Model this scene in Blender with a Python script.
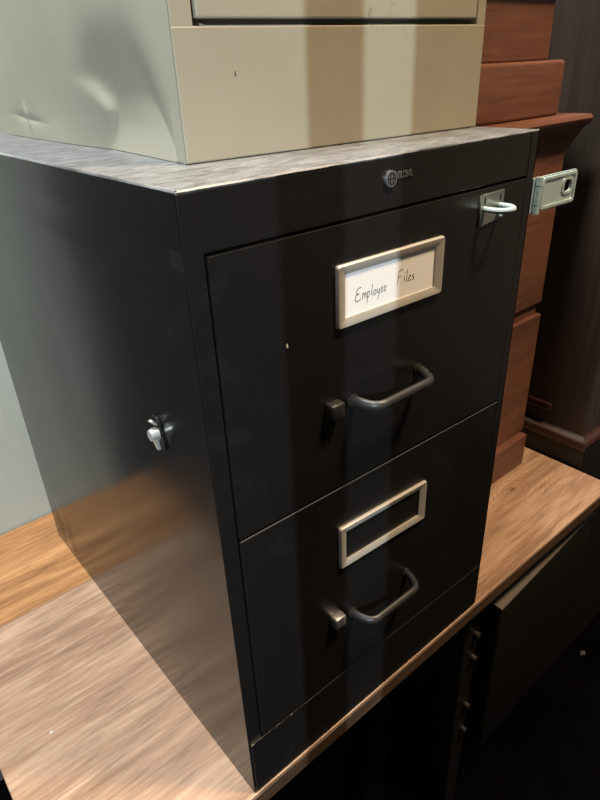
import bpy, bmesh, math, random
from mathutils import Vector, Matrix, noise
for o in list(bpy.data.objects): bpy.data.objects.remove(o)
sc = bpy.context.scene
COL = sc.collection

# ------------------------------------------------------------------ camera
cam = bpy.data.cameras.new('camera'); co = bpy.data.objects.new('camera', cam); COL.objects.link(co)
Xa = Vector((0.76187, -0.64646, -0.04064)); Ya = Vector((-0.33916, -0.34469, -0.8753)); Za = Vector((0.55184, 0.68065, -0.48186))
M = Matrix((Xa, -Ya, -Za)).transposed().to_4x4(); M.translation = Vector((-0.21161, -0.38785, 0.80217))
co.matrix_world = M
cam.sensor_fit = 'VERTICAL'; cam.sensor_height = 24; cam.lens = 607.67 / 800 * 24
cam.clip_start = 0.02; cam.clip_end = 50
sc.camera = co

# ------------------------------------------------------------------ world, lights, exposure
W = bpy.data.worlds.new('world'); sc.world = W; W.use_nodes = True
W.node_tree.nodes['Background'].inputs[0].default_value = (0.9, 0.95, 1.0, 1)
W.node_tree.nodes['Background'].inputs[1].default_value = 0.055
sc.view_settings.view_transform = 'Standard'; sc.view_settings.look = 'None'
sc.view_settings.gamma = 1; sc.view_settings.exposure = 0.0; sc.view_settings.use_curve_mapping = False

def aim(o, tgt):
    d = Vector(tgt) - o.location; o.rotation_euler = d.to_track_quat('-Z', 'Y').to_euler()
def light(name, kind, loc, tgt, energy, color, **k):
    l = bpy.data.lights.new(name, kind); o = bpy.data.objects.new(name, l); COL.objects.link(o)
    o.location = loc; l.energy = energy; l.color = color
    for a, b in k.items(): setattr(l, a, b)
    if tgt: aim(o, tgt)
    return o
# small cool lamp far to the left, shining past an added unseen partition and post
light('cool_key_lamp', 'SPOT', (-2.30, -1.955, 1.45), (0.05, 0.2, 0.4), 420, (0.78, 0.91, 1.0), shadow_soft_size=0.005, spot_size=math.radians(42), spot_blend=0.5)
# broad soft lamp high over the left part of the table
light('ceiling_lamp', 'AREA', (-.45, 0.20, 3.4), (-.35, 0.25, 0.0), 175, (0.97, 0.98, 0.95), shape='RECTANGLE', size=0.5, size_y=0.4)
# warm room lamp behind the camera, to the right
light('warm_room_lamp', 'AREA', (0.9, -.85, 2.9), (0.6, 0.1, 0.1), 108, (1.0, 0.73, 0.46), shape='DISK', size=0.4)

# ------------------------------------------------------------------ helpers
def nd(nt, t, **k):
    n = nt.nodes.new(t)
    for a, b in k.items():
        if a == 'inp':
            for i, v in b.items(): n.inputs[i].default_value = v
        else: setattr(n, a, b)
    return n
def base_mat(name, col, rough=0.5, metal=0.0, spec=0.5):
    m = bpy.data.materials.new(name); m.use_nodes = True
    b = m.node_tree.nodes['Principled BSDF']
    b.inputs['Base Color'].default_value = (*col, 1); b.inputs['Roughness'].default_value = rough
    b.inputs['Metallic'].default_value = metal; b.inputs['Specular IOR Level'].default_value = spec
    return m, m.node_tree, b
def ramp(nt, stops):
    r = nt.nodes.new('ShaderNodeValToRGB'); e = r.color_ramp.elements
    while len(e) > 1: e.remove(e[-1])
    e[0].position = stops[0][0]; e[0].color = (*stops[0][1], 1)
    for p, c in stops[1:]:
        x = e.new(p); x.color = (*c, 1)
    return r
def coords(nt, scale=(1,1,1), rot=(0,0,0), loc=(0,0,0)):
    tc = nt.nodes.new('ShaderNodeTexCoord'); mp = nt.nodes.new('ShaderNodeMapping')
    mp.inputs['Scale'].default_value = scale; mp.inputs['Rotation'].default_value = rot; mp.inputs['Location'].default_value = loc
    nt.links.new(tc.outputs['Object'], mp.inputs['Vector']); return mp.outputs['Vector']
def noisy(nt, vec, scale, detail=4, rough=0.55, dist=0):
    n = nt.nodes.new('ShaderNodeTexNoise'); n.inputs['Scale'].default_value = scale; n.inputs['Detail'].default_value = detail
    n.inputs['Roughness'].default_value = rough; n.inputs['Distortion'].default_value = dist
    nt.links.new(vec, n.inputs['Vector']); return n.outputs['Fac']
def bump(nt, b, h, strength=0.2, dist=0.001):
    n = nt.nodes.new('ShaderNodeBump'); n.inputs['Strength'].default_value = strength; n.inputs['Distance'].default_value = dist
    nt.links.new(h, n.inputs['Height']); nt.links.new(n.outputs[0], b.inputs['Normal'])
def mix(nt, fac, a, b, mode='MIX'):
    n = nt.nodes.new('ShaderNodeMix'); n.data_type = 'RGBA'; n.blend_type = mode
    for s, v in ((0, fac), (6, a), (7, b)):
        if isinstance(v, (int, float)): n.inputs[s].default_value = v
        elif isinstance(v, tuple): n.inputs[s].default_value = (*v, 1)
        else: nt.links.new(v, n.inputs[s])
    return n.outputs[2]
def maprange(nt, v, a, b, c, d):
    n = nt.nodes.new('ShaderNodeMapRange'); nt.links.new(v, n.inputs[0])
    for i, x in enumerate((a, b, c, d)): n.inputs[i + 1].default_value = x
    return n.outputs[0]

# black enamel, smeared with handling marks and dust
def black_paint(name, col, r0, r1, spec=0.5, dust=None):
    m, nt, b = base_mat(name, col, 0.3, 0, spec)
    v = coords(nt)
    n = noisy(nt, v, 5, 5, .6, .6)
    nt.links.new(maprange(nt, n, .3, .75, r0, r1), b.inputs['Roughness'])
    n2 = noisy(nt, v, 9, 8, .7, 1.2)
    c = ramp(nt, [(0.0, col), (.55, col), (.8, tuple(x + .007 for x in col))]); nt.links.new(n2, c.inputs[0])
    out = c.outputs[0]
    if dust:
        n3 = noisy(nt, coords(nt, (3, 9, 3)), 12, 8, .75, 1.0)
        out = mix(nt, maprange(nt, n3, .35, .7, .15, 1.0), out, dust)
    nt.links.new(out, b.inputs['Base Color'])
    bump(nt, b, noisy(nt, v, 700, 2), .03, .0004)
    return m
BLACK = black_paint('black enamel', (.006, .006, .006), .15, .23)
BLACKF = black_paint('black enamel front', (.010, .0095, .0095), .26, .42)
BLACKTOP = black_paint('worn black top', (.02, .021, .022), .36, .5, .7, (.25, .255, .26))
WORN, nt, b = base_mat('worn bare metal edge', (.45, .46, .47), .4, .6)
c = ramp(nt, [(.35, (.14, .14, .145)), (.65, (.5, .51, .52))]); nt.links.new(noisy(nt, coords(nt), 12, 3, .5), c.inputs[0]); nt.links.new(c.outputs[0], b.inputs['Base Color'])
HANDLE, _, _ = base_mat('satin black handle', (.022, .021, .020), .42)
SEAM, _, _ = base_mat('dark gap', (.004, .004, .004), .8, 0, .1)
GREYEDGE, _, _ = base_mat('pale seam highlight', (.10, .10, .10), .4, .3)
ALU, nt, b = base_mat('brushed aluminium', (.56, .53, .47), .38, .4)
bump(nt, b, noisy(nt, coords(nt, (4, 60, 60)), 30, 3), .15, .0005)
CARD, nt, b = base_mat('paper card', (.87, .87, .86), .75, 0, .2)
INK, _, _ = base_mat('ink', (.03, .03, .035), .7)
BADGE, _, _ = base_mat('badge metal', (.30, .30, .30), .35, .7)
CHROME, nt, b = base_mat('zinc plated steel', (.56, .71, .73), .28, .4)
n = noisy(nt, coords(nt), 90, 4, .6)
nt.links.new(maprange(nt, n, .3, .7, .18, .42), b.inputs['Roughness']); bump(nt, b, n, .25, .001)
DULL, _, _ = base_mat('tarnished plate', (.22, .25, .25), .35, .5)
BRIGHT, _, _ = base_mat('bright steel', (.9, .88, .82), .3, .7)

# beige enamel
def beige(name, stains):
    col = (.47, .43, .33)
    m, nt, b = base_mat(name, col, .38, 0, .45)
    v = coords(nt)
    c = ramp(nt, [(.3, (.295, .277, .212)), (.7, (.335, .317, .248))]); nt.links.new(noisy(nt, v, 6, 4), c.inputs[0])
    out = c.outputs[0]
    if stains:
        s = nt.nodes.new('ShaderNodeSeparateXYZ'); tc = nt.nodes.new('ShaderNodeTexCoord'); nt.links.new(tc.outputs['Object'], s.inputs[0])
        # rust specks along the drawer gap
        dz = nt.nodes.new('ShaderNodeMath'); dz.operation = 'SUBTRACT'; nt.links.new(s.outputs['Z'], dz.inputs[0]); dz.inputs[1].default_value = .106
        ab = nt.nodes.new('ShaderNodeMath'); ab.operation = 'ABSOLUTE'; nt.links.new(dz.outputs[0], ab.inputs[0])
        near = maprange(nt, ab.outputs[0], .004, .018, 1, 0)
        dx = nt.nodes.new('ShaderNodeMath'); dx.operation = 'SUBTRACT'; nt.links.new(s.outputs['X'], dx.inputs[0]); dx.inputs[1].default_value = .02
        ax = nt.nodes.new('ShaderNodeMath'); ax.operation = 'ABSOLUTE'; nt.links.new(dx.outputs[0], ax.inputs[0])
        nx = maprange(nt, ax.outputs[0], .03, .10, 1, 0)
        sp = maprange(nt, noisy(nt, v, 110, 3, .6), .60, .72, 0, .8)
        k1 = nt.nodes.new('ShaderNodeMath'); k1.operation = 'MULTIPLY'; nt.links.new(near, k1.inputs[0]); nt.links.new(nx, k1.inputs[1])
        k2 = nt.nodes.new('ShaderNodeMath'); k2.operation = 'MULTIPLY'; nt.links.new(k1.outputs[0], k2.inputs[0]); nt.links.new(sp, k2.inputs[1])
        out = mix(nt, k2.outputs[0], out, (.13, .07, .035))
    nt.links.new(out, b.inputs['Base Color'])
    bump(nt, b, noisy(nt, v, 450, 2), .06, .0005)
    return m
BEIGE = beige('beige enamel', True)
BEIGES = beige('beige enamel side', False)

# woods
def wood(name, cols, along='X', scale=1.0, rough=.4, board=None, spec=.5, ring=.5):
    m, nt, b = base_mat(name, cols[1], rough, 0, spec)
    st = {'X': (2.6, 20, 20), 'Y': (14, 1.2, 14), 'Z': (14, 14, 1.2)}[along]
    st2 = {'X': (13, 150, 150), 'Y': (130, 4, 130), 'Z': (130, 130, 4)}[along]
    tc = nt.nodes.new('ShaderNodeTexCoord'); vec = tc.outputs['Object']
    off = None
    if board:
        br = nt.nodes.new('ShaderNodeTexBrick'); br.offset = .37
        br.inputs['Color1'].default_value = (0, 0, 0, 1); br.inputs['Color2'].default_value = (1, 1, 1, 1); br.inputs['Mortar'].default_value = (.5, .5, .5, 1)
        br.inputs['Scale'].default_value = 1; br.inputs['Mortar Size'].default_value = .0006; br.inputs['Brick Width'].default_value = board[0]; br.inputs['Row Height'].default_value = board[1]
        mp = nt.nodes.new('ShaderNodeMapping'); mp.inputs['Location'].default_value = board[2]; nt.links.new(vec, mp.inputs[0]); nt.links.new(mp.outputs[0], br.inputs['Vector'])
        sc_ = nt.nodes.new('ShaderNodeVectorMath'); sc_.operation = 'SCALE'; sc_.inputs['Scale'].default_value = 7.3; nt.links.new(br.outputs['Color'], sc_.inputs[0])
        ad = nt.nodes.new('ShaderNodeVectorMath'); nt.links.new(vec, ad.inputs[0]); nt.links.new(sc_.outputs[0], ad.inputs[1]); vec = ad.outputs[0]
    def mapped(s):
        mp = nt.nodes.new('ShaderNodeMapping'); mp.inputs['Scale'].default_value = tuple(x * scale for x in s); nt.links.new(vec, mp.inputs[0]); return mp.outputs[0]
    n1 = noisy(nt, mapped(st), 1.0, 5, .6, .8)
    n2 = noisy(nt, mapped(st2), 1.0, 4, .65, .2)
    # rings: fold the broad noise
    mu = nt.nodes.new('ShaderNodeMath'); mu.operation = 'MULTIPLY'; mu.inputs[1].default_value = 34; nt.links.new(noisy(nt, mapped(tuple(x * .25 for x in st)), 1.0, 2, .5, .3), mu.inputs[0])
    sn = nt.nodes.new('ShaderNodeMath'); sn.operation = 'SINE'; nt.links.new(mu.outputs[0], sn.inputs[0])
    r = ramp(nt, [(.25, cols[0]), (.5, cols[1]), (.75, cols[2])]); nt.links.new(n1, r.inputs[0])
    out = mix(nt, maprange(nt, sn.outputs[0], -1, 1, 0, ring), r.outputs[0], cols[0])
    out = mix(nt, maprange(nt, n2, .52, .75, 0, .6), out, tuple(c * .45 for c in cols[0]))
    out = mix(nt, maprange(nt, n2, .48, .28, 0, .5), out, cols[2])
    if board:
        # a knot near the right end of the table
        vd = nt.nodes.new('ShaderNodeVectorMath'); vd.operation = 'DISTANCE'; vd.inputs[1].default_value = (.775, .131 * 1.6, 0)
        sq = nt.nodes.new('ShaderNodeMapping'); sq.inputs['Scale'].default_value = (1, 1.6, 1); nt.links.new(tc.outputs['Object'], sq.inputs[0]); nt.links.new(sq.outputs[0], vd.inputs[0])
        kd = nt.nodes.new('ShaderNodeMath'); kd.inputs[1].default_value = 0; nt.links.new(vd.outputs['Value'], kd.inputs[0])
        kn = nt.nodes.new('ShaderNodeMath'); kn.operation = 'MULTIPLY_ADD'; kn.inputs[1].default_value = .05; nt.links.new(noisy(nt, mapped((6, 12, 6)), 1.0, 2), kn.inputs[0]); nt.links.new(kd.outputs[0], kn.inputs[2])
        km = nt.nodes.new('ShaderNodeMath'); km.operation = 'MULTIPLY'; km.inputs[1].default_value = 420; nt.links.new(kn.outputs[0], km.inputs[0])
        ks = nt.nodes.new('ShaderNodeMath'); ks.operation = 'SINE'; nt.links.new(km.outputs[0], ks.inputs[0])
        fade = maprange(nt, kd.outputs[0], .03, .17, .30, 0)
        kf = nt.nodes.new('ShaderNodeMath'); kf.operation = 'MULTIPLY'; nt.links.new(maprange(nt, ks.outputs[0], -.2, 1, 0, 1), kf.inputs[0]); nt.links.new(fade, kf.inputs[1])
        out = mix(nt, kf.outputs[0], out, cols[0])
        out = mix(nt, maprange(nt, kd.outputs[0], .004, .011, .75, 0), out, (.10, .06, .03))
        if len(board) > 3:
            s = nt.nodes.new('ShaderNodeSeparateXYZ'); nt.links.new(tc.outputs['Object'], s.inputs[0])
            out = mix(nt, maprange(nt, s.outputs['Y'], board[3], board[3] + .002, 0, 1), out, mix(nt, 1.0, out, board[4], 'MULTIPLY'))  # golden back of the tabletop: a change of light put into the wood colour
        out = mix(nt, .25, out, mix(nt, 1.0, out, maprange(nt, br.outputs['Color'], 0, 1, .8, 1.15), 'MULTIPLY'))
        out = mix(nt, maprange(nt, br.outputs['Fac'], 0, 1, 0, .3), out, tuple(c * .3 for c in cols[0]))
    nt.links.new(out, b.inputs['Base Color'])
    nt.links.new(maprange(nt, n2, .3, .7, rough - .05, rough + .1), b.inputs['Roughness'])
    bump(nt, b, n2, .18, .0006)
    return m
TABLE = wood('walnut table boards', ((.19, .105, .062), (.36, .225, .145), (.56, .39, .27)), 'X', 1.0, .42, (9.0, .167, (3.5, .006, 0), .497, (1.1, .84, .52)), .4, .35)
EDGEW = wood('table edge wood', ((.05, .03, .018), (.09, .052, .03), (.14, .08, .045)), 'X', 1.0, .5)
CHERRY = wood('reddish stained wood', ((.088, .036, .023), (.15, .062, .037), (.20, .088, .054)), 'X', .7, .36, None, .5, .55)
DARKW = wood('dark mahogany', ((.024, .018, .015), (.042, .033, .027), (.063, .05, .042)), 'Z', .6, .38)
DARKT = wood('dark mahogany trim', ((.012, .005, .004), (.028, .010, .0075), (.045, .016, .012)), 'Y', .6, .3)
DARKB = wood('near black plinth wood', ((.003, .0022, .002), (.006, .0045, .004), (.010, .0075, .006)), 'Y', .6, .5)
RIM, _, _ = base_mat('lit grey metal rim', (.16, .14, .12), .4, .3)  # paler than the drawer front: light on the top rim put into the colour
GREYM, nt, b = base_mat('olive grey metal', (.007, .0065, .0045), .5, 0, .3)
bump(nt, b, noisy(nt, coords(nt), 12, 3), .1, .002)
DARKM, _, _ = base_mat('dark metal', (.012, .011, .010), .5, .3)
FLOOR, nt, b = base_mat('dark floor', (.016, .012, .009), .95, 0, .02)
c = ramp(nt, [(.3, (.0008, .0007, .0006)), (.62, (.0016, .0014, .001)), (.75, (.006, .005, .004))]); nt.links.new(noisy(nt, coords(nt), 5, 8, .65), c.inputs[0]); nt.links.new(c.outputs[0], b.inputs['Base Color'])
WALL, nt, b = base_mat('grey green wall paint', (.40, .44, .40), .8, 0, .3)
c = ramp(nt, [(.3, (.41, .42, .36)), (.7, (.47, .475, .41))]); nt.links.new(noisy(nt, coords(nt), 3, 5), c.inputs[0]); nt.links.new(c.outputs[0], b.inputs['Base Color'])
bump(nt, b, noisy(nt, coords(nt), 160, 3), .25, .002)
DWALL, _, _ = base_mat('dull wall', (.12, .11, .10), .85)
SCRAP, _, _ = base_mat('grey scrap', (.06, .06, .055), .7)
CRUMB, _, _ = base_mat('pale crumb', (.7, .66, .58), .7)

# meshes
class MB:
    def __init__(s): s.bm = bmesh.new()
    def box(s, x0, x1, y0, y1, z0, z1, bev=0, seg=2):
        t = bmesh.new(); bmesh.ops.create_cube(t, size=1)
        for v in t.verts: v.co = Vector(((x0 + x1) / 2 + v.co.x * (x1 - x0), (y0 + y1) / 2 + v.co.y * (y1 - y0), (z0 + z1) / 2 + v.co.z * (z1 - z0)))
        if bev: bmesh.ops.bevel(t, geom=t.edges[:], offset=bev, segments=seg, profile=.5, affect='EDGES')
        s.join(t); return s
    def hexa(s, pts, bev=0, seg=2):            # 8 corners: bottom 4 (ccw) then top 4
        t = bmesh.new(); vs = [t.verts.new(p) for p in pts]
        for f in ((3,2,1,0),(4,5,6,7),(0,1,5,4),(1,2,6,5),(2,3,7,6),(3,0,4,7)): t.faces.new([vs[i] for i in f])
        if bev: bmesh.ops.bevel(t, geom=t.edges[:], offset=bev, segments=seg, profile=.5, affect='EDGES')
        s.join(t); return s
    def join(s, t):
        me = bpy.data.meshes.new('tmp'); t.to_mesh(me); t.free(); s.bm.from_mesh(me); bpy.data.meshes.remove(me)
    def tube(s, pts, r, n=10, flat=None, closed=False):
        P = [Vector(p) for p in pts]; rings = []; up = None; L = len(P)
        for i, p in enumerate(P):
            if closed: d = P[(i + 1) % L] - P[i - 1]
            else: d = (P[min(i + 1, L - 1)] - P[max(i - 1, 0)])
            d.normalize()
            if up is None:
                up = Vector((0, 0, 1)) if abs(d.z) < .9 else Vector((0, 1, 0))
            a = d.cross(up).normalized(); bb = a.cross(d).normalized(); up = bb
            rr = r[i] if isinstance(r, (list, tuple)) else r
            fl = flat or 1
            rings.append([s.bm.verts.new(p + a * math.cos(2 * math.pi * k / n) * rr + bb * math.sin(2 * math.pi * k / n) * rr * fl) for k in range(n)])
        for i in range(L if closed else L - 1):
            A, B = rings[i], rings[(i + 1) % L]
            for k in range(n): s.bm.faces.new((A[k], A[(k + 1) % n], B[(k + 1) % n], B[k]))
        if not closed:
            s.bm.faces.new(rings[0][::-1]); s.bm.faces.new(rings[-1])
        return s
    def cyl(s, a, b, r, n=20): return s.tube([a, b], r, n)
    def prism(s, prof, axis, a, b):            # profile of 2D points extruded along axis
        def P(u, v, w): return {'x': (w, u, v), 'y': (u, w, v), 'z': (u, v, w)}[axis]
        A = [s.bm.verts.new(P(u, v, a)) for u, v in prof]; B = [s.bm.verts.new(P(u, v, b)) for u, v in prof]
        n = len(prof)
        for i in range(n): s.bm.faces.new((A[i], A[(i + 1) % n], B[(i + 1) % n], B[i]))
        s.bm.faces.new(A[::-1]); s.bm.faces.new(B); return s
    def build(s, name, mat, parent=None, smooth=False, origin=None):
        bmesh.ops.recalc_face_normals(s.bm, faces=s.bm.faces[:])
        off = Vector(origin) if origin else (wloc(parent) if parent else Vector((0, 0, 0)))
        bmesh.ops.translate(s.bm, verts=s.bm.verts[:], vec=-off)
        me = bpy.data.meshes.new(name); s.bm.to_mesh(me); s.bm.free()
        if smooth:
            for p in me.polygons: p.use_smooth = True
            try: me.set_sharp_from_angle(angle=math.radians(35))
            except Exception: pass
        for m_ in (mat if isinstance(mat, (list, tuple)) else [mat]): me.materials.append(m_)
        o = bpy.data.objects.new(name, me); COL.objects.link(o)
        if parent: o.parent = parent
        if origin: o.location = off - (wloc(parent) if parent else Vector((0, 0, 0)))
        return o
def wloc(o):
    v = Vector((0, 0, 0))
    while o: v = v + o.location; o = o.parent
    return v
def thing(name, label, cat, loc, group=None):
    o = bpy.data.objects.new(name, None); COL.objects.link(o); o.location = loc; o.empty_display_size = .05
    o['label'] = label; o['category'] = cat
    if group: o['group'] = group
    return o
def tag(o, label, cat, group=None):
    o['label'] = label; o['category'] = cat
    if group: o['group'] = group
    return o
def struct(o): o['kind'] = 'structure'; return o
def plate(name, outer, holes, fn, thick, mat, parent):   # flat plate with holes: 2D -> fn(u,v,w)
    cu = bpy.data.curves.new(name, 'CURVE'); cu.dimensions = '2D'; cu.fill_mode = 'BOTH'; cu.extrude = thick / 2
    for loop in [outer] + holes:
        sp = cu.splines.new('POLY'); sp.points.add(len(loop) - 1); sp.use_cyclic_u = True
        for i, (u, v) in enumerate(loop): sp.points[i].co = (u, v, 0, 1)
    t = bpy.data.objects.new('t', cu); COL.objects.link(t); bpy.context.view_layer.update()
    me = bpy.data.meshes.new_from_object(t.evaluated_get(bpy.context.evaluated_depsgraph_get()))
    bpy.data.objects.remove(t); bpy.data.curves.remove(cu)
    mb = MB(); mb.bm.from_mesh(me); bpy.data.meshes.remove(me)
    for v in mb.bm.verts: v.co = Vector(fn(v.co.x, v.co.y, v.co.z))
    return mb.build(name, mat, parent)
def rrect(x0, x1, y0, y1, r, n=5):
    p = []
    for cx, cy, a in ((x1 - r, y1 - r, 0), (x0 + r, y1 - r, 90), (x0 + r, y0 + r, 180), (x1 - r, y0 + r, 270)):
        for i in range(n + 1):
            t = math.radians(a + 90 * i / n); p.append((cx + r * math.cos(t), cy + r * math.sin(t)))
    return p

# ------------------------------------------------------------------ room
FZ = -.73
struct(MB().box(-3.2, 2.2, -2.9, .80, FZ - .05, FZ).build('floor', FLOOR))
struct(MB().box(-.125, 2.2, .745, .80, FZ, 2.2).build('wall_back', WALL))
struct(MB().box(-3.2, -1.05, .745, .80, FZ, 2.2).build('wall_back.001', DWALL))
struct(MB().box(-.165, -.115, .740, .86, FZ, 2.2, .003).build('trim_2', WALL))
struct(MB().box(-1.1, -.12, 2.0, 2.05, FZ, 2.2).build('wall_beyond', DWALL))
struct(MB().box(2.15, 2.2, -2.9, .745, FZ, 2.2).build('wall_right', DWALL))
# added out-of-view partition and post, shaped to cut the cool light into bands
struct(MB().hexa([(-.712, -.73, FZ), (-.55, -1.45, FZ), (-.51, -1.44, FZ), (-.68, -.735, FZ), (-.712, -.73, 2.2), (-.55, -1.45, 2.2), (-.51, -1.44, 2.2), (-.68, -.735, 2.2)]).build('blocker_wall', DWALL))
struct(MB().box(-.8025, -.781, -.75, -.7285, FZ, 2.2, .002).build('blocker_post', DWALL))

# ------------------------------------------------------------------ work table
tb = thing('wooden_table', 'wooden table with wide walnut boards carrying the black filing cabinet', 'table', (.35, .37, FZ))
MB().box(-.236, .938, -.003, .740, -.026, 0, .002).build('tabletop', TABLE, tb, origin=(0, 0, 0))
MB().box(-.236, .938, -.0055, -.0032, -.0262, -.0012, .0004).build('edge_band', EDGEW, tb)
for x in (-.185, .515):
    for y in (.05, .66):
        MB().box(x - .022, x + .022, y - .022, y + .022, FZ, -.026, .003).build('leg', DARKM, tb)
for y in (.05, .66): MB().box(-.163, .493, y - .01, y + .01, -.10, -.026, .001).build('apron', DARKM, tb)
for z in (-.15, -.215, -.36, -.44):
    MB().cyl((.525, .028, z), (.525, .018, z), .006, 12).build('bolt', HANDLE, tb, True)

# ------------------------------------------------------------------ black filing cabinet
WX, DY, HZ = .461, .658, .73
fc = thing('filing_cabinet', 'black two-drawer metal filing cabinet standing on the wooden table', 'filing cabinet', (.23, .33, 0))
mb = MB()
# side walls as fine grids with a shallow wave, folded crease near the top
def side_grid(x, sgn):
    NY, NZ = 44, 60; g = []
    for i in range(NY + 1):
        row = []
        for k in range(NZ + 1):
            y = DY * i / NY; z = .7285 * k / NZ
            e = min(1, min(y, DY - y) / .05) * min(1, min(z + .02, .73 - z) / .05)
            d = e * .0011 * (noise.noise(Vector((y * 6, z * 5, 3 * x + 1.3)))) 
            d += -.0013 * math.exp(-((z - .681) / .0035) ** 2)
            d += -.0035 * math.exp(-((y - .60) / .012) ** 2 - ((z - .06) / .035) ** 2) + .003 * math.exp(-((y - .575) / .014) ** 2 - ((z - .05) / .035) ** 2)
            row.append(mb.bm.verts.new((x - sgn * d * -1 if False else x + sgn * d, y, z)))
        g.append(row)
    for i in range(NY):
        for k in range(NZ): mb.bm.faces.new((g[i][k], g[i + 1][k], g[i + 1][k + 1], g[i][k + 1]))
side_grid(0, -1); body = mb.build('side_panel', BLACK, fc, True)
mb = MB(); side_grid(WX, 1); mb.build('side_panel', BLACK, fc, True)
mb = MB()
mb.box(.0012, WX - .0012, DY - .006, DY - .001, .001, .727)          # back
mb.box(.0005, .0185, 0, .02, .001, .728, .0012)            # front frame uprights
mb.box(.4465, WX - .0005, 0, .02, .001, .728, .0012)
mb.box(.0185, .4465, 0.0003, .02, .683, .728, .0008)             # header
mb.box(.0185, .4465, .012, .022, .08, .683)               # dark inside behind drawers
mb.box(.0185, .4465, .003, .55, .002, .006)
mb.build('body_frame', BLACKF, fc)
mb = MB()
mb.hexa([(.003, -.0022, .004), (.4575, -.0022, .004), (.4575, .004, .004), (.003, .004, .004), (.003, -.0022, .0985), (.4575, -.0022, .0875), (.4575, .004, .0875), (.003, .004, .0985)], .0004)
mb.build('base_panel', BLACKF, fc)
mb = MB(); mb.box(.001, WX - .001, .001, DY - .001, .7265, .7300, .0012); mb.build('top_panel', BLACKTOP, fc)
# rubbed bare edge of the top: thin rolled lip around the rim
mb = MB()
random.seed(5)
for a, b2 in (((0.0, DY), (0.0, 0.0)),):
    pts = [(.0015, DY * (1 - i / 60), .7290 + .0003 * random.random()) for i in range(61)]
    mb.tube(pts, .0016, 6)
pts = [(.0015 + (WX - .003) * i / 50, .0012, .7289 + .0003 * random.random()) for i in range(51)]
mb.tube(pts, .0014, 6)
mb.build('worn_rim', WORN, fc, True)

def quadbox(x0, x1, zbl, zbr, zt, y0, y1, bev, ztr=None):
    ztr = zt if ztr is None else ztr
    return MB().hexa([(x0, y0, zbl), (x1, y0, zbr), (x1, y1, zbr), (x0, y1, zbl), (x0, y0, zt), (x1, y0, ztr), (x1, y1, ztr), (x0, y1, zt)], bev)

def holder(parent, z0, tilt, card):
    # tilted frame: x .1487-.300, height .0605
    cx, w, h = .2243, .0757, .0303
    def fn(u, v, wv): return (cx + u, -.0035 + wv, z0 + v + u * tilt)
    def ring(o, i, y_o, y_i, mb):
        pass
    mb = MB()
    bars = []
    O = rrect(-w, w, -h, h, .003, 4); I2 = rrect(-w + .0045, w - .0045, -h + .0042, h - .0042, .0025, 4); I = rrect(-w + .0105, w - .0115, -h + .0088, h - .0095, .0015, 4)
    def loop(L, y): return [mb.bm.verts.new((cx + u, y, z0 + v + u * tilt)) for u, v in L]
    L = [loop(O, 0.0005), loop(O, -.0035), loop([(u * .985, v * .96) for u, v in O], -.0052), loop(I2, -.0050), loop(I, -.0030), loop(I, -.0005)]
    n = len(O)
    for a, b3 in zip(L[:-1], L[1:]):
        for k in range(n): mb.bm.faces.new((a[k], a[(k + 1) % n], b3[(k + 1) % n], b3[k]))
    o = mb.build('label_holder', ALU, parent, True)
    if card:
        MB().hexa([(cx - w + .009, -.0016, z0 - h + .008), (cx + w - .010, -.0016, z0 - h + .008), (cx + w - .010, -.0008, z0 - h + .008), (cx - w + .009, -.0008, z0 - h + .008),
                   (cx - w + .009, -.0016, z0 + h - .008), (cx + w - .010, -.0016, z0 + h - .008), (cx + w - .010, -.0008, z0 + h - .008), (cx - w + .009, -.0008, z0 + h - .008)]).build('card', CARD, o)
    return o

def pull(parent, z):
    mb = MB(); P = []
    # ends at x .172 and .274, bar .03 in front, corners rounded
    xa, xb, yb, r = .1715, .2725, -.029, .015
    P += [(xa, .001, z), (xa + .001, -.008, z), (xa + .003, -.015, z - .0005)]
    for i in range(1, 7):
        t = math.radians(180 + 90 * i / 6); P.append((xa + .004 + r + r * math.cos(t), yb + r + r * math.sin(t), z - .001))
    for i in range(1, 6):
        P.append((xa + .019 + (xb - xa - .038) * i / 6, yb, z - .001))
    for i in range(0, 6):
        t = math.radians(270 + 90 * i / 6); P.append((xb - .004 - r + r * math.cos(t), yb + r + r * math.sin(t), z - .001))
    P += [(xb - .003, -.015, z - .0005), (xb - .001, -.008, z), (xb, .001, z)]
    mb.tube(P, .0046, 12, 1.25)
    h = mb.build('handle', HANDLE, parent, True)
    for x in (xa, xb): MB().cyl((x, .0005, z), (x, -.003, z), .0070, 16).build('mounting_foot', HANDLE, h, True)
    return h
def latch(parent, z, mat):
    mb = MB(); mb.box(.1335, .1505, -.0125, .0005, z - .008, z + .0085, .0025, 3)
    return mb.build('thumb_latch', mat, parent, True)

d1 = quadbox(.0203, .4447, .4070, .3958, .6805, -.0012, .012, .0006).build('drawer', BLACKF, fc)
holder(d1, .6147, -.006, True); pull(d1, .5015); latch(d1, .5035, HANDLE)
d2 = quadbox(.0203, .4447, .1015, .0915, .4030, -.0012, .012, .0015, .3925).build('drawer', BLACKF, fc)
holder(d2, .3110, -.058, False); pull(d2, .1960); latch(d2, .2080, BADGE)
# grey line on the lower drawer's top edge: seam highlight put into the colour
MB().tube([(.0205, -.0012, .4032), (.13, -.0013, .4003), (.25, -.0013, .3974), (.4445, -.0012, .3927)], .0006, 6).build('edge_line', GREYEDGE, d2)
MB().tube([(.006, -.0024, .0983), (.25, -.0024, .0925), (.455, -.0023, .0877)], .0006, 6).build('edge_line', SEAM, fc)
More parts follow.
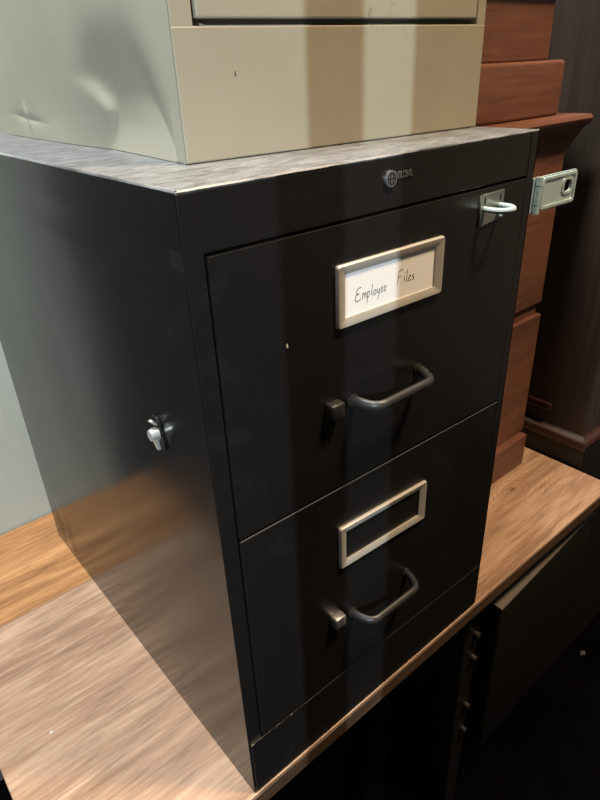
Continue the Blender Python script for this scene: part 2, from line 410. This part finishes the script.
# chip in the paint
MB().hexa([(.0895, -.0014, .5855), (.0912, -.0014, .585), (.0915, -.001, .5865), (.0895, -.001, .5865), (.0893, -.0014, .5885), (.0905, -.0014, .5895), (.0912, -.001, .5885), (.0893, -.001, .5885)]).build('paint_chip', CRUMB, d1)

# handwriting on the card
def zmap(px, py):   # pixel of the writing to card plane point, linear fit
    pass
strokes = []
def S(pts): strokes.append(pts)
def letter(ch, x, z, h):
    u = h
    L = {
     'E': [[(.55, 1.0), (.2, .95), (.05, .6), (.35, .55)], [(.35, .55), (0, .45), (-.05, .08), (.2, 0), (.55, .12)]],
     'm': [[(0, 0), (.05, .5)], [(.02, .35), (.18, .5), (.22, .05)], [(.22, .3), (.38, .5), (.42, .03)]],
     'p': [[(0, .5), (-.04, -.45)], [(0, .4), (.2, .5), (.26, .25), (.1, .03), (0, .1)]],
     'l': [[(.1, 1.0), (.02, .3), (.1, .0)]],
     'o': [[(.15, .45), (0, .3), (.06, .02), (.22, .08), (.26, .34), (.15, .45)]],
     'y': [[(0, .45), (.05, .12), (.2, .12), (.25, .45)], [(.25, .45), (.2, -.2), (.05, -.45)]],
     'e': [[(0, .22), (.2, .28), (.18, .45), (.04, .4), (0, .12), (.12, 0), (.28, .1)]],
     'F': [[(.1, 1.0), (.02, .4), (-.08, -.1)], [(.1, 1.0), (.55, 1.08)], [(.02, .5), (.35, .58)]],
     'i': [[(.05, .5), (.02, .03)], [(.08, .72), (.085, .78)]],
     's': [[(.25, .45), (.08, .42), (.08, .28), (.22, .18), (.16, .02), (0, .03)]],
    }[ch]
    for st in L: S([(x + a * u, z + b4 * u + 0.0) for a, b4 in st])
x = .1745
for ch, wd in (('E', .0085), ('m', .0070), ('p', .0055), ('l', .0030), ('o', .0048), ('y', .0052), ('e', .0045), ('e', .0050)):
    letter(ch, x, .6058 + (x - .1745) * .02, .0125 if ch == 'E' else .0118); x += wd
x = .2325
for ch, wd in (('F', .0095), ('i', .0035), ('l', .0035), ('e', .0050), ('s', .004)):
    letter(ch, x, .6093 - (x - .2325) * .05, .0125); x += wd
mb = MB()
for st in strokes:
    # smooth a little
    P = []
    for i in range(len(st) - 1):
        p0 = st[max(i - 1, 0)]; p1 = st[i]; p2 = st[i + 1]; p3 = st[min(i + 2, len(st) - 1)]
        for k in range(4):
            t = k / 4
            q = [0.5 * ((2 * p1[j]) + (-p0[j] + p2[j]) * t + (2 * p0[j] - 5 * p1[j] + 4 * p2[j] - p3[j]) * t * t + (-p0[j] + 3 * p1[j] - 3 * p2[j] + p3[j]) * t ** 3) for j in (0, 1)]
            P.append((q[0], -.00165, q[1]))
    P.append((st[-1][0], -.00165, st[-1][1]))
    mb.tube(P, .00034, 5)
card = [o for o in bpy.data.objects if o.name.startswith('card')][0]
wr = mb.build('handwriting', INK, card)

# maker's badge in the header
bd = None
mb = MB(); mb.tube([(.2190, .0004, .7100), (.2190, -.0022, .7100)], .0072, 20)
bd = mb.build('badge', BADGE, fc, True)
mb = MB()
mb.tube([(.2190 + .0050 * math.cos(t * math.pi / 8), -.0023, .7100 + .0050 * math.sin(t * math.pi / 8)) for t in range(16)], .0004, 5, None, True)
mb.tube([(.2190 + .0022 * math.cos(t * math.pi / 8), -.0023, .7100 + .0050 * math.sin(t * math.pi / 8)) for t in range(16)], .0004, 5, None, True)
mb.tube([(.214, -.0023, .710), (.224, -.0023, .710)], .0004, 5)
mb.build('globe_emblem', SEAM, bd)
tcu = bpy.data.curves.new('txt', 'FONT'); tcu.body = 'GLOBAL'; tcu.size = .0088; tcu.extrude = .0003; tcu.align_y = 'CENTER'
to = bpy.data.objects.new('t', tcu); COL.objects.link(to); bpy.context.view_layer.update()
me = bpy.data.meshes.new_from_object(to.evaluated_get(bpy.context.evaluated_depsgraph_get())); bpy.data.objects.remove(to)
mb = MB(); mb.bm.from_mesh(me)
for v in mb.bm.verts: v.co = Vector((.2283 + v.co.x * .62, -.0006 - v.co.z, .7115 + v.co.y))
mb.build('lettering', BADGE, bd)

# staple plate on the upper drawer
sp = plate('staple_plate', [(.3590, .6415), (.3790, .6440), (.3990, .6465), (.4005, .6590), (.4005, .6755), (.3590, .6745)], [rrect(.3640, .3668, .664, .672, .001, 3), rrect(.3925, .3953, .664, .672, .001, 3)], lambda u, v, w: (u, -.0022 + w, v), .0022, DULL, fc)
mb = MB()
P = [(.3650, .001, .6600)]
for i in range(13):
    t = math.radians(180 + 180 * i / 12); P.append((.3790 + .0140 * math.cos(t), -.013 + .0140 * math.sin(t), .6600))
P.append((.3930, .001, .6600))
mb.tube(P, .0034, 10, .9)
mb.build('staple_loop', CHROME, sp, True)
MB().tube([(.3925, -.004, .657), (.3945, -.006, .6515), (.3925, -.007, .6480)], .0019, 8).build('staple_tail', CHROME, sp, True)

# hasp folded out past the right edge of the cabinet
hp = plate('hasp_leaf', rrect(.4775, .5575, .6385, .6785, .004, 4), [rrect(.5290, .5470, .6540, .6680, .0055, 5)], lambda u, v, w: (u, -.001 + w - (.00), v + (u - .4775) * -.01), .0022, CHROME, fc)
plate('raised_rim', rrect(.4795, .5560, .6405, .6765, .003, 4), [rrect(.4830, .5525, .6435, .6735, .003, 4)], lambda u, v, w: (u, -.0028 + w, v + (u - .4775) * -.01), .0016, CHROME, hp)
plate('slot_rim', rrect(.5255, .5505, .6510, .6710, .0075, 5), [rrect(.5288, .5472, .6538, .6682, .0057, 5)], lambda u, v, w: (u, -.0026 + w, v + (u - .4775) * -.01), .0014, CHROME, hp)
mb = MB()
for z0, z1 in ((.637, .6465), (.6475, .668), (.669, .6785)): mb.cyl((.4720, -.0015, z0), (.4720, -.0015, z1), .0045, 14)
mb.build('hinge_barrel', CHROME, hp, True)
MB().box(.4612, .4640, -.001, .028, .638, .678, .0006).build('fixed_plate', CHROME, hp)
MB().box(.4630, .4740, .0005, .0030, .638, .678, .0006).build('hinge_wing', CHROME, hp)

# side lock: torn plate, core and key stub
lk = plate('side_lock', [(.0865, .482), (.0935, .4795), (.0985, .490), (.1075, .4905), (.108, .4985), (.1030, .5060), (.1045, .5145), (.0950, .5150), (.0905, .5070), (.0915, .4990), (.0880, .4930)], [], lambda u, v, w: (-.0015 + w, u + .003, v), .002, DARKM, fc)
MB().tube([(.001, .1010, .4965), (-.006, .1010, .4965), (-.0105, .1010, .4965)], [.0068, .0068, .0058], 14).build('lock_core', BRIGHT, lk, True)
MB().hexa([(-.006, .0965, .4800), (-.003, .0965, .4800), (-.003, .1015, .4790), (-.006, .1015, .4790), (-.008, .0985, .4900), (-.003, .0985, .4900), (-.003, .1030, .4900), (-.008, .1030, .4900)], .0006).build('lower_tab', BRIGHT, lk)
MB().hexa([(-.004, .0975, .5070), (-.002, .0975, .5070), (-.002, .1045, .5055), (-.004, .1045, .5055), (-.009, .0975, .5125), (-.006, .0980, .5135), (-.006, .1040, .5125), (-.009, .1040, .5115)], .0006).build('upper_tab', BRIGHT, lk)

lk.location.y -= .009; lk.location.z -= .001
# ------------------------------------------------------------------ beige filing cabinet (slightly skewed and dented)
bc = thing('filing_cabinet', 'dented beige metal filing cabinet on top of the black filing cabinet', 'filing cabinet', (.27, .39, HZ))
A_, B_, C_, D_ = Vector((.0750, .1077)), Vector((.4527, .0792)), Vector((.480, .715)), Vector((.0925, .715))
BZ, BH = HZ + .0006, .72
def bil(s, t, z): 
    p = A_ * (1 - s) * (1 - t) + B_ * s * (1 - t) + C_ * s * t + D_ * (1 - s) * t
    return Vector((p.x, p.y, BZ + z))
mb = MB()
NY, NZ = 230, 170
g = []
def sstep(a, b, x):
    t = max(0, min(1, (x - a) / (b - a))); return t * t * (3 - 2 * t)
for i in range(NY + 1):
    row = []
    for k in range(NZ + 1):
        t = (i / NY) ** 1.5; z = BH * (k / NZ) ** 1.7
        p = bil(0, t, z); y = p.y
        # crease runs from (y .285, z 0) up to (y .225, z .060)
        yc = .284 - .50 * min(z, .060)
        zt = .056 * sstep(.102, .200, y)
        w = max(0, min(1, (y - .1077) / .176)) ** .8
        beh = max(0, y - yc)
        L = .006 + .045 * sstep(.035, .075, z)
        base = .0125 * w * math.exp(-(z / .065) ** 2) if beh == 0 else .0125 * math.exp(-beh / .12) * math.exp(-(z / .065) ** 2)
        tri = .21 * (min(z, zt)) * (math.exp(-((z - zt) / .042) ** 2) if z > zt else 1)
        d = base + tri * math.exp(-(beh / L) ** (1.3 + .9 * sstep(.03, .065, z)))
        d -= .0016 * math.exp(-abs(y - yc) / .0025) * max(0, 1 - z / .058)
        # pinch further back
        q = y - .53
        d += .0035 * math.exp(-(abs(z - .024 - .06 * q) / .005) - (q / .05) ** 2)
        d -= .0035 * math.exp(-(abs(q - .25 * (z - .026)) / .006) - ((z - .028) / .012) ** 2)
        e = min(1, (y - .1077) / .03, (z + .004) / .03)
        d += e * .0030 * noise.noise(Vector((y * 7, z * 8, 4.2)))
        d -= .0010 * sstep(.0, .05, y - .1077)
        row.append(mb.bm.verts.new((p.x + d, p.y, p.z)))
    g.append(row)
for i in range(NY):
    for k in range(NZ): mb.bm.faces.new((g[i][k], g[i + 1][k], g[i + 1][k + 1], g[i][k + 1]))
# other faces
def quad(*ps): mb.bm.faces.new([mb.bm.verts.new(p) for p in ps])
quad(bil(1, 0, 0), bil(1, 1, 0), bil(1, 1, BH), bil(1, 0, BH)); quad(bil(0, 1, 0), bil(1, 1, 0), bil(1, 1, BH), bil(0, 1, BH))
quad(bil(0, 0, BH), bil(1, 0, BH), bil(1, 1, BH), bil(0, 1, BH)); quad(bil(.05, .01, .004), bil(1, .01, .004), bil(1, 1, .004), bil(.05, 1, .004))
mb.build('side_panel', BEIGES, bc, True)
# front plane helper in metres along the front
FL = (B_ - A_).length; ux = (B_ - A_) / FL; nx = Vector((ux.y, -ux.x))
def fp(u, z, out=0): q = A_ + ux * u + nx * out; return Vector((q.x, q.y, BZ + z))
def fbox(u0, u1, z0, z1, o0, o1, bev=0):
    return [fp(u0, z0, o1), fp(u1, z0, o1), fp(u1, z0, o0), fp(u0, z0, o0), fp(u0, z1, o1), fp(u1, z1, o1), fp(u1, z1, o0), fp(u0, z1, o0)]
ul, ur, zg = .0235, .3620, .1075
mb = MB()
mb.hexa(fbox(.0004, FL, 0, zg - .0045, -.02, .0012), .0012)      # plinth panel
mb.hexa(fbox(.0004, ul - .003, zg - .0055, BH, -.02, .0008), .0010)
mb.hexa(fbox(ur + .003, FL, zg - .0055, BH, -.02, .0008), .0010)
mb.hexa(fbox(ul - .004, ur + .004, zg - .006, BH - .03, -.03, -.012))
mb.hexa(fbox(ul - .004, ur + .004, BH - .04, BH, -.02, .0008), .001)
mb.hexa(fbox(ul - .004, ur + .004, .386, .400, -.02, .0002), .001)
fr = mb.build('front_frame', BEIGE, bc, origin=(.27, .09, BZ))
for z0, z1 in ((zg + .0005, .384), (.402, BH - .042)):
    dr = MB().hexa(fbox(ul, ur, z0, z1, -.018, .0030), .0018, 3).build('drawer', BEIGE, bc, origin=(.27, .09, BZ))
    zc = z1 - .055
    mb = MB()
    for a in (((.12, zc - .02, .12 + .14, zc - .024)), (.12, zc + .024, .26, zc + .02), (.12, zc - .024, .124, zc + .024), (.256, zc - .024, .26, zc + .024)):
        u0, za, u1, zb = a; za, zb = min(za, zb), max(za, zb)
        mb.hexa(fbox(u0, u1, za, zb, .0028, .0055))
    mb.build('label_holder', ALU, dr)
    zh = z1 - .14; P = [fp(.14, zh, .002), fp(.142, zh, .022), fp(.15, zh, .03), fp(.23, zh, .03), fp(.238, zh, .022), fp(.24, zh, .002)]
    MB().tube(P, .005, 10).build('handle', ALU, dr, True)
# small dark scratch on the plinth panel
MB().hexa(fbox(.0555, .0563, .0655, .0695, .0008, .0014)).build('scratch', SEAM, fr)

# ------------------------------------------------------------------ stepped reddish wood cabinet
wc = thing('wooden_cabinet', 'reddish brown stepped wooden cabinet standing between the black and the dark cabinet', 'cabinet', (.69, .38, 0))
X0, Y1 = .500, .60
MB().box(X0, .875, .170, Y1, 0, .076, .002).build('base', CHERRY, wc)
MB().box(X0 + .005, .8835, .186, Y1, .076, .3490, .002).build('lower_case', CHERRY, wc)
MB().box(X0 + .008, .878, .196, Y1, .349, .372, .001).build('waist', CHERRY, wc)
MB().box(X0 + .005, .8845, .190, Y1, .372, .672, .002).build('upper_case', CHERRY, wc)
# cornice: sloping moulding that flares out, swept over front and right side
prof = [(.000, .655), (.003, .655), (.006, .664), (.018, .690), (.025, .697), (.027, .704), (.024, .710), (.0, .712)]
mb = MB(); loops = []
for o, z in prof:
    loops.append([mb.bm.verts.new((X0, .190 - o, z)), mb.bm.verts.new((.8845 + o, .190 - o, z)), mb.bm.verts.new((.8845 + o, Y1, z))])
for a, b5 in zip(loops[:-1], loops[1:]):
    for k in range(2): mb.bm.faces.new((a[k], a[k + 1], b5[k + 1], b5[k]))
mb.bm.faces.new([l[0] for l in loops]); mb.bm.faces.new([l[2] for l in loops])
mb.box(X0, .8845, .190, Y1, .655, .7118)
mb.build('cornice', CHERRY, wc, True)
MB().box(X0 + .02, .8430, .190, Y1, .7118, .7935, .006, 4).build('upper_block', CHERRY, wc, True)
MB().box(X0 + .03, .8150, .206, Y1, .7935, .885, .003).build('top_case', CHERRY, wc)
MB().box(X0 + .02, .828, .195, Y1 + .004, .885, .9, .004, 3).build('lid', CHERRY, wc, True)

# ------------------------------------------------------------------ tall dark cabinet
dc = thing('tall_cabinet', 'tall dark mahogany cabinet standing past the right end of the table', 'cabinet', (1.25, .4, FZ))
MB().box(.958, 1.75, .085, .735, FZ + .06, 1.9, .004).build('case', DARKW, dc)
MB().box(.944, 1.76, .070, .738, FZ, .045, .003).build('base', DARKB, dc)
mb = MB(); loops = []
prof = [(.012, .040), (.016, .048), (.0165, .056), (.013, .0615), (.008, .0635), (.0, .072), (-.004, .074)]
for o, z in prof: loops.append([mb.bm.verts.new((.958 - o, .738, z)), mb.bm.verts.new((.958 - o, .085 - o, z)), mb.bm.verts.new((1.75, .085 - o, z))])
for a, b5 in zip(loops[:-1], loops[1:]):
    for k in range(2): mb.bm.faces.new((a[k], a[k + 1], b5[k + 1], b5[k]))
mb.bm.faces.new([l[0] for l in loops]); mb.bm.faces.new([l[2] for l in loops])
mb.build('base_moulding', DARKT, dc, True)
MB().box(.951, .959, .165, .71, .105, .122, .003).build('lower_rail', DARKT, dc)
MB().box(.951, .959, .165, .71, 1.62, 1.66, .003).build('upper_rail', DARKT, dc)
MB().box(.940, 1.77, .062, .740, 1.9, 1.93, .006).build('crown', DARKT, dc)

# ------------------------------------------------------------------ grey metal drawer unit under the table's right end
mu = thing('drawer_unit', 'olive grey metal drawer unit beneath the right end of the wooden table', 'drawer unit', (.75, .3, FZ))
ya, yb = -.006, .014        # front turned a little
def rot(x): return ya + (yb - ya) * (x - .55) / .38
def mbox(x0, x1, o0, o1, z0, z1, bev=0):
    return MB().hexa([(x0, rot(x0) + o0, z0), (x1, rot(x1) + o0, z0), (x1, rot(x1) + o1, z0), (x0, rot(x0) + o1, z0), (x0, rot(x0) + o0, z1), (x1, rot(x1) + o0, z1), (x1, rot(x1) + o1, z1), (x0, rot(x0) + o1, z1)], bev, 3)
mbox(.575, .918, .024, .62, -.53, -.085, .003).build('case', DARKM, mu)
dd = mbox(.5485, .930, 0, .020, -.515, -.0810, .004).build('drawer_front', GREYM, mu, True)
MB().hexa([(.5495, rot(.5495) + .001, -.0805), (.9285, rot(.9285) + .001, -.0805), (.9285, rot(.9285) + .024, -.0805), (.5495, rot(.5495) + .024, -.0805), (.5495, rot(.5495) + .001, -.0795), (.9285, rot(.9285) + .001, -.0795), (.9285, rot(.9285) + .024, -.0795), (.5495, rot(.5495) + .024, -.0795)]).build('rim', RIM, mu)
mbox(.585, .60, .05, .07, FZ, -.53, .002).build('leg', DARKM, mu); mbox(.895, .91, .05, .07, FZ, -.53, .002).build('leg', DARKM, mu)
mbox(.585, .60, .57, .59, FZ, -.53, .002).build('leg', DARKM, mu); mbox(.895, .91, .57, .59, FZ, -.53, .002).build('leg', DARKM, mu)

# ------------------------------------------------------------------ small debris
random.seed(3)
def crumb(p, r, label, mat=CRUMB):
    mb = MB(); bmesh.ops.create_icosphere(mb.bm, subdivisions=2, radius=r)
    for v in mb.bm.verts: v.co = Vector((v.co.x * 1.4, v.co.y, max(v.co.z, -r * .55) * .8)) * (1 + .35 * noise.noise(v.co * 400)) 
    zmin = min(v.co.z for v in mb.bm.verts)
    for v in mb.bm.verts: v.co = v.co + Vector((p[0], p[1], p[2] - zmin))
    tag(mb.build('crumb', mat, None, True, origin=p), label, 'crumb')
crumb((-.165, .255, 0), .0015, 'tiny pale crumb lying on the table near its left end')
crumb((1.14, .03, FZ), .007, 'grey scrap lying on the dark floor beside the drawer unit', SCRAP)
